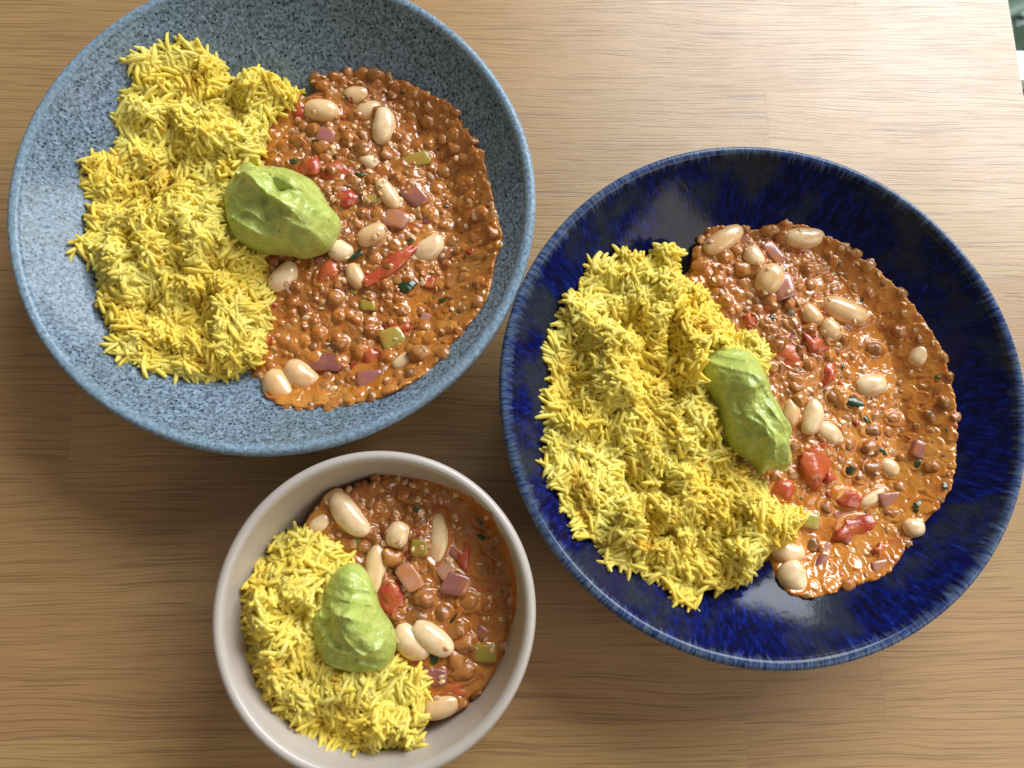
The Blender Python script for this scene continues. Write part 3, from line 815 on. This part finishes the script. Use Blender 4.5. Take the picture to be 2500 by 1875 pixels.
    F = np.stack([i * na + j, (i + 1) * na + j, (i + 1) * na + j2, i * na + j2], -1).reshape(-1, 4)
    g = add_obj('guacamole', new_mesh('guacamole', V, F, M_GUAC), None, org)
    g['label'] = cfg['guac_label']; g['category'] = 'guacamole'; g['group'] = 'guacamole dollops on the rice and stew'

B_, T_, O_, G_, H_, Ln = 'bean', 'tomato', 'onion', 'green', 'herb', 'lentil'
helping(dict(seed=1, rmax=0.112, uni=0.9, c=LB, inner=big_in, level=0.0235, stew_mound=(760, 440, 0.055, 0.0065),
    stew_label='chunky lentil and bean stew in the speckled pale blue bowl', rice_label='yellow rice heap filling the left half of the speckled pale blue bowl',
    guac_label='rounded guacamole dollop lying across rice and stew in the speckled bowl',
    stew=[(685,168),(740,155),(810,150),(850,175),(900,190),(975,228),(992,265),(1020,300),(1045,350),(1062,420),(1080,490),(1085,520),(1068,570),(1055,640),(1015,700),(962,760),(925,805),(850,850),(780,872),(720,882),(640,882),(580,865),(560,815),(545,795),(520,700),(530,600),(500,520),(520,400),(560,320),(590,270),(630,225),(680,210),(678,185)],
    rice=[(290,112),(345,115),(380,93),(420,98),(465,120),(500,160),(512,200),(530,180),(600,172),(655,215),(650,235),(612,260),(590,300),(575,350),(575,420),(580,500),(575,540),(590,600),(597,650),(593,720),(580,745),(575,780),(545,800),(500,818),(430,822),(340,808),(250,772),(245,740),(262,720),(225,680),(215,610),(205,580),(158,545),(190,500),(200,450),(188,345),(240,340),(265,300),(258,240),(278,200)],
    rice_c=(400,460), rice_h=0.014, rice_w=0.020, grains=4300,
    guac=[(515,385),(497,405),(489,435),(492,470),(505,510),(530,535),(570,547),(620,551),(655,558),(690,550),(715,535),(735,500),(735,475),(718,455),(703,430),(682,400),(650,382),(600,370),(565,372),(545,360),(530,365)],
    guac_c=(608,462), gax=-28, guac_z=0.035, guac_h=0.017,
    folds2=[(655,488,.017,.010,-25,.0042),(560,418,.011,.008,-20,.0030),(655,428,.014,.006,-38,.0030)],
    lobes=[(570,420,0.009,0.002),(650,470,0.012,0.003)],
    folds=[([(520,388),(545,405),(585,436),(625,470),(650,490)], 0.0048, 0.005, 1), ([(560,378),(610,392),(650,420),(690,470)], 0.0020, 0.004, -1),
           ([(505,480),(535,500),(575,522),(625,515),(660,478),(665,440)], 0.0030, 0.008, 1), ([(600,400),(640,425),(665,450)], 0.002, 0.003, 1), ([(640,545),(680,520),(712,480)], 0.0018, 0.005, 1)],
    items=[(B_,770,202,62,46,10,.5),(B_,695,240,80,56,-8,.0),(B_,797,238,66,50,20,.4),(B_,828,275,88,54,82,-.1),(B_,838,420,84,40,-58,.1),(B_,803,508,74,50,28,.2),(B_,925,535,80,56,35,.5),(B_,735,540,60,54,-30,.2),(B_,768,597,62,40,-65,-.1),(B_,613,600,78,54,50,.0),(B_,602,838,88,66,-58,.3),(B_,651,812,80,62,-38,-.1),(B_,890,775,92,42,25,.5),(B_,795,345,52,32,-35,.5),
        (T_,670,365,62,54,20,.1),(T_,650,250,40,34,60,.3),(T_,733,368,74,50,10,.4),(T_,842,578,118,36,42,-.1),(T_,708,592,74,44,50,.2),(T_,858,708,54,40,-30,.4),(T_,795,780,66,56,30,.5),(T_,923,315,34,26,80,.5),(T_,790,600,50,60,60,.5),(T_,740,430,60,44,0,.6),
        (O_,700,292,38,34,-15,-.2),(O_,811,190,40,36,30,.2),(O_,700,780,66,42,-8,.2),(O_,893,414,54,44,-50,.3),(O_,850,472,58,40,-25,.3),(O_,960,547,38,34,20,.3),(O_,800,822,50,40,0,.4),(O_,1037,467,34,28,0,.2),(O_,760,385,40,30,60,.3),(O_,620,470,20,20,0,.3),(O_,930,690,40,26,-10,.4),
        (G_,846,732,54,44,30,.1),(G_,901,346,66,34,18,.3),(G_,800,430,30,20,0,.4),(G_,795,660,34,26,0,.3),(H_,768,552,50,34,40,0),(H_,880,620,50,38,0,-.2),(H_,635,350,26,18,0,0),(H_,754,216,30,14,-50,-.4),(H_,966,446,18,16,0,0),(H_,888,520,26,14,-40,0),(H_,872,200,24,18,0,0),(H_,780,378,30,18,0,0),(H_,960,650,30,20,0,0),
        (Ln,905,768,54,42,10,-.6),(Ln,893,808,38,32,0,.2),(Ln,722,645,40,34,0,.2),(Ln,695,318,40,36,0,0),(Ln,642,305,44,34,0,0),(Ln,960,375,42,36,0,.1),(Ln,1002,345,42,36,0,.1),(Ln,925,262,48,40,0,.4),(Ln,1068,505,36,32,0,-.2),(Ln,700,190,34,32,0,-.3),(Ln,812,165,36,30,0,-.3),(Ln,780,320,40,36,0,.3),(Ln,732,740,40,34,0,.2),(Ln,985,320,40,34,0,.3),(Ln,910,430,42,34,0,.4)],
    many=(260, 290, 16, 22, 7, 16)))
helping(dict(seed=2, rmax=0.112, uni=0.30, c=BB, inner=big_in, level=0.0225, stew_mound=(1650, 680, 0.055, 0.0075),
    stew_label='orange lentil and bean stew with coriander in the dark cobalt bowl', rice_label='yellow rice heap filling the left half of the dark cobalt bowl',
    guac_label='long guacamole dollop between rice and stew in the dark cobalt bowl',
    stew=[(1520,512),(1535,492),(1590,488),(1620,500),(1670,488),(1740,488),(1790,510),(1850,550),(1910,598),(1965,650),(2000,700),(2035,760),(2055,830),(2064,900),(2063,1000),(2042,1075),(1990,1135),(1950,1192),(1915,1242),(1830,1272),(1750,1292),(1700,1282),(1672,1240),(1655,1190),(1600,1100),(1560,1000),(1540,900),(1540,780),(1500,690),(1470,630),(1488,590),(1500,545)],
    rice=[(1275,562),(1310,560),(1345,540),(1395,560),(1420,538),(1475,550),(1462,590),(1520,640),(1570,690),(1620,728),(1650,758),(1655,810),(1630,900),(1590,980),(1625,1030),(1640,1060),(1665,1085),(1728,1105),(1700,1170),(1650,1192),(1620,1250),(1560,1275),(1520,1280),(1485,1312),(1440,1282),(1405,1250),(1350,1232),(1310,1222),(1290,1170),(1250,1165),(1218,1100),(1200,1060),(1172,1010),(1180,940),(1175,880),(1190,800),(1180,770),(1200,700),(1215,665),(1220,640),(1262,620)],
    rice_c=(1400,900), rice_h=0.017, rice_w=0.020, grains=4800,
    guac=[(1527,772),(1550,757),(1590,755),(1620,768),(1640,800),(1660,850),(1685,900),(1704,930),(1697,960),(1705,1000),(1690,1015),(1662,1014),(1642,1026),(1625,1002),(1580,970),(1560,930),(1545,880),(1525,840),(1516,800)],
    guac_c=(1612,890), gax=-62, guac_z=0.038, guac_h=0.014,
    folds2=[(1588,815,.011,.009,-50,.0034),(1632,905,.016,.008,-62,.0034),(1662,975,.009,.007,-70,.0026)],
    lobes=[(1590,830,0.010,0.003),(1640,940,0.010,0.002)],
    folds=[([(1605,785),(1640,850),(1665,905),(1690,960),(1690,1000)], 0.0030, 0.006, -1), ([(1535,770),(1548,820),(1562,880),(1590,950)], 0.0020, 0.006, 1), ([(1570,800),(1610,820),(1640,860)], 0.0014, 0.004, 1), ([(1590,900),(1630,930),(1660,980)], 0.0014, 0.005, -1)],
    items=[(B_,1560,520,104,52,33,-.1),(B_,1735,515,96,52,3,.1),(B_,1628,555,52,46,-60,0),(B_,1662,604,76,66,60,.2),(B_,1823,672,110,56,-22,.1),(B_,1752,680,56,44,-50,.1),(B_,1792,714,54,50,-40,-.1),(B_,1751,902,82,48,75,-.1),(B_,1790,935,64,50,-35,.3),(B_,1708,892,66,44,80,.4),(B_,1985,768,56,44,60,.5),(B_,1712,1246,70,60,-75,.0),(B_,1700,1192,74,50,-20,.3),(B_,1925,1012,58,42,-30,.4),(B_,1885,1075,66,30,30,.4),(B_,1970,1140,46,42,0,.0),(B_,1880,832,72,50,10,.1),
        (T_,1752,1000,88,56,85,-.2),(T_,1705,768,100,54,-40,.2),(T_,1852,1145,94,66,0,.3),(T_,1826,1077,68,42,-10,.3),(T_,1792,800,66,30,70,.3),(T_,1760,745,74,46,-40,.2),(T_,1770,960,40,30,0,.4),(T_,1690,1060,60,46,0,.5),
        (O_,1689,622,46,52,10,-.1),(O_,1670,545,62,26,-55,.2),(O_,1990,975,48,34,-25,.1),(O_,1925,1080,44,38,20,.2),(O_,1770,1222,56,22,60,.3),(O_,1900,1225,50,36,10,.4),
        (G_,1746,1125,46,34,-10,.2),(G_,1690,1010,26,20,0,.4),
        (H_,1838,868,62,38,-20,-.2),(H_,1712,690,80,16,-65,-.5),(H_,1982,1095,52,32,20,0),(H_,1835,1016,32,28,0,0),(H_,2035,1050,28,24,0,0),(H_,1982,1002,34,22,20,0),(H_,1903,975,32,16,-50,0),(H_,1664,690,26,18,0,-.3),(H_,2020,817,22,16,0,0),(H_,2038,930,30,11,85,0),(H_,1870,905,34,14,-60,0),(H_,1818,792,14,14,0,0),(H_,1890,1025,14,14,0,0),
        (Ln,1880,970,50,42,0,.1),(Ln,1882,1010,44,34,0,.3),(Ln,1880,930,46,30,0,.5),(Ln,1945,715,44,34,0,.3),(Ln,1890,755,44,36,0,.2),(Ln,1600,580,40,38,0,0),(Ln,1547,610,40,34,0,-.3),(Ln,1510,575,38,28,0,-.3),(Ln,1660,500,40,30,0,-.2),(Ln,1930,905,40,30,0,.4),(Ln,2035,870,40,34,0,.1),(Ln,2010,1010,36,34,0,.1),(Ln,1925,1110,36,30,0,.4)],
    many=(200, 290, 12, 16, 3, 14)))
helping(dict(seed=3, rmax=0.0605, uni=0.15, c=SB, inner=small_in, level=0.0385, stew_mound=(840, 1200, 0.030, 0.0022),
    stew_label='saucy bean and lentil stew in the small beige bowl', rice_label='small yellow rice heap in the beige bowl',
    guac_label='swirled guacamole dollop on the rice in the small beige bowl',
    stew=[(655,1120),(690,1080),(760,1045),(850,1028),(950,1045),(1040,1090),(1090,1165),(1115,1250),(1113,1330),(1085,1420),(1040,1495),(990,1540),(920,1558),(860,1545),(760,1450),(680,1350),(650,1250),(640,1180)],
    rice=[(600,1160),(630,1138),(655,1138),(700,1160),(735,1175),(760,1205),(790,1240),(815,1300),(840,1380),(850,1415),(880,1430),(918,1450),(925,1500),(920,1560),(905,1612),(870,1610),(830,1612),(800,1650),(770,1625),(700,1632),(665,1645),(615,1615),(640,1562),(600,1550),(540,1500),(520,1440),(500,1392),(500,1350),(518,1330),(530,1270),(555,1225),(578,1182)],
    rice_c=(690,1400), rice_h=0.010, rice_w=0.014, grains=1700, gscale=1.0,
    guac=[(700,1308),(705,1270),(735,1225),(775,1218),(805,1258),(822,1310),(852,1360),(853,1410),(830,1442),(780,1452),(720,1440),(690,1412),(678,1370),(680,1330)],
    guac_c=(765,1350), gax=-15, guac_z=0.047, guac_h=0.010,
    folds2=[(755,1268,.012,.009,-60,.0014),(768,1352,.0110,.0095,-20,.0048),(832,1402,.007,.0055,40,.0030),(703,1395,.006,.005,0,.0022)],
    lobes=[(770,1355,0.008,0.004),(760,1260,0.006,0.001),(830,1400,0.005,0.001)],
    folds=[([(690,1322),(715,1312),(745,1325),(775,1310),(800,1300),(830,1340)], 0.0030, 0.005, -1), ([(700,1375),(730,1402),(780,1412),(822,1398),(845,1360)], 0.0036, 0.007, 1), ([(790,1240),(805,1290),(822,1345)], 0.0014, 0.003, 1), ([(735,1330),(760,1312),(790,1325)], 0.0016, 0.003, -1)],
    items=[(B_,755,1112,112,56,-50,-.1),(B_,860,1155,56,50,70,-.1),(B_,811,1232,106,48,85,.1),(B_,945,1163,118,50,86,.65),(B_,936,1379,98,52,-36,-.3),(B_,888,1387,88,58,-45,.1),(B_,950,1528,84,48,14,.5),(B_,690,1130,54,40,40,.6),(B_,720,1075,50,36,30,.7),
        (T_,848,1294,76,48,-75,-.1),(T_,870,1080,66,50,0,.6),(T_,960,1490,80,40,0,.8),(T_,1010,1200,50,80,0,.8),(T_,800,1150,40,30,0,.5),
        (O_,977,1255,54,46,-15,-.1),(O_,960,1228,44,36,40,.2),(O_,884,1246,54,36,-60,-.1),(O_,985,1195,34,18,-40,.0),(O_,940,1460,46,34,0,.4),
        (G_,905,1183,36,34,0,.1),(G_,1048,1412,50,36,0,.5),(G_,775,1175,30,20,-40,.2),
        (H_,978,1338,40,9,50,-.3),(H_,935,1420,50,34,0,.2),(H_,800,1190,44,28,0,.3),(H_,1040,1160,30,14,-40,0),(H_,900,1100,24,14,0,0),
        (Ln,848,1203,46,38,-10,0),(Ln,868,1068,40,32,0,.2),(Ln,892,1078,38,28,0,.4),(Ln,1000,1390,50,42,0,.3),(Ln,985,1362,42,34,20,0),(Ln,920,1295,44,38,0,.2),(Ln,955,1325,40,36,0,.4),(Ln,1040,1225,46,44,0,.9),(Ln,1010,1300,44,40,0,.7),(Ln,985,1420,36,50,0,.4),(Ln,1000,1455,58,40,15,.3),(Ln,865,1320,34,28,0,.2),(Ln,1050,1310,34,30,0,.7)],
    lumps=450, many=(26, 75, 3, 3, 1, 4)))

# ---------------------------------------------------------------- beyond the table edge
M_WHITE = mat_plain('white_frame_paint', (0.80, 0.82, 0.83), 0.35)
M_SEAL = mat_plain('rubber_seal', (0.05, 0.055, 0.06), 0.6)
M_LEAF = mat_plain('shrub_leaf', (0.09, 0.16, 0.10), 0.4, spec=0.5)
M_STEM = mat_plain('shrub_stem', (0.14, 0.24, 0.12), 0.5)
M_PAVE = mat_plain('pale_paving', (0.42, 0.47, 0.52), 0.8)
def box(V, F, x0, x1, y0, y1, z0, z1):
    b = len(V)
    V += [(x0,y0,z0),(x1,y0,z0),(x1,y1,z0),(x0,y1,z0),(x0,y0,z1),(x1,y0,z1),(x1,y1,z1),(x0,y1,z1)]
    F += [tuple(b + i for i in f) for f in ((3,2,1,0),(4,5,6,7),(0,1,5,4),(1,2,6,5),(2,3,7,6),(3,0,4,7))]
wp = on_plane(2206, 172, -0.10)
win = thing('window_frame', 'white window frame seen past the table edge in the upper corner', 'window', (wp[0] + 0.3, wp[1], -0.12))
V, F = [], []; box(V, F, -0.33, 0.5, -0.34, -0.012, -0.03, 0.016); add_obj('sill', new_mesh('sill', V, F, M_WHITE, False), win)
V, F = [], []; box(V, F, -0.33, 0.5, 0.0, 0.024, -0.03, 0.02); add_obj('frame_rail', new_mesh('frame_rail', V, F, M_WHITE, False), win)
V, F = [], []; box(V, F, -0.33, 0.5, -0.0118, -0.0002, -0.03, 0.008); add_obj('rubber_seal', new_mesh('rubber_seal', V, F, M_SEAL, False), win)
gp = on_plane(2200, 70, -0.45)
V, F = [], []; box(V, F, -3, 6, -3, 6, -0.86, -0.80)
gr = add_obj('ground', new_mesh('ground', V, F, M_PAVE, False), None, kind='structure')
shrub = thing('shrub', 'leafy green shrub outside, past the upper right table edge', 'shrub', (gp[0] + 0.03, gp[1], -0.80))
sv, sf = [], []
rg = random.Random(5)
for k in range(170):
    a = rg.uniform(0, 6.28); r = rg.uniform(0.01, 0.16); z = rg.uniform(0.12, 0.46)
    L_ = rg.uniform(0.04, 0.08); W_ = L_ * 0.3; ya = rg.uniform(0, 6.28); pt = rg.uniform(-0.6, 0.5)
    b = len(sv)
    M3 = Matrix.Translation((r * math.cos(a), r * math.sin(a), z)) @ Matrix.Rotation(ya, 4, 'Z') @ Matrix.Rotation(pt, 4, 'Y')
    pts = [(0,0,0),(L_*.3,W_*.8,.004),(L_*.7,W_*.8,.004),(L_,0,-.004),(L_*.7,-W_*.8,.004),(L_*.3,-W_*.8,.004),(L_*.5,0,-.003)]
    leafV = [tuple(Vector(p)) for p in pts]
    lf = new_mesh('leaf', leafV, [(0,1,6),(1,2,6),(2,3,6),(3,4,6),(4,5,6),(5,0,6)], M_LEAF)
    o = add_obj('leaf', lf, shrub); o.matrix_local = M3
for k in range(9):
    a = rg.uniform(0, 6.28); b_ = Vector((0.14 * math.cos(a), 0.14 * math.sin(a), 0.42)); V = []; F = []
    for i in range(6):
        t = i / 5; c = b_ * t; rr = 0.005 * (1 - 0.6 * t)
        for j in range(6): V.append((c.x + rr * math.cos(j * PI / 3), c.y + rr * math.sin(j * PI / 3), c.z))
    F = [(i * 6 + j, i * 6 + (j + 1) % 6, (i + 1) * 6 + (j + 1) % 6, (i + 1) * 6 + j) for i in range(5) for j in range(6)]
    add_obj('stem', new_mesh('stem', V, F, M_STEM), shrub)
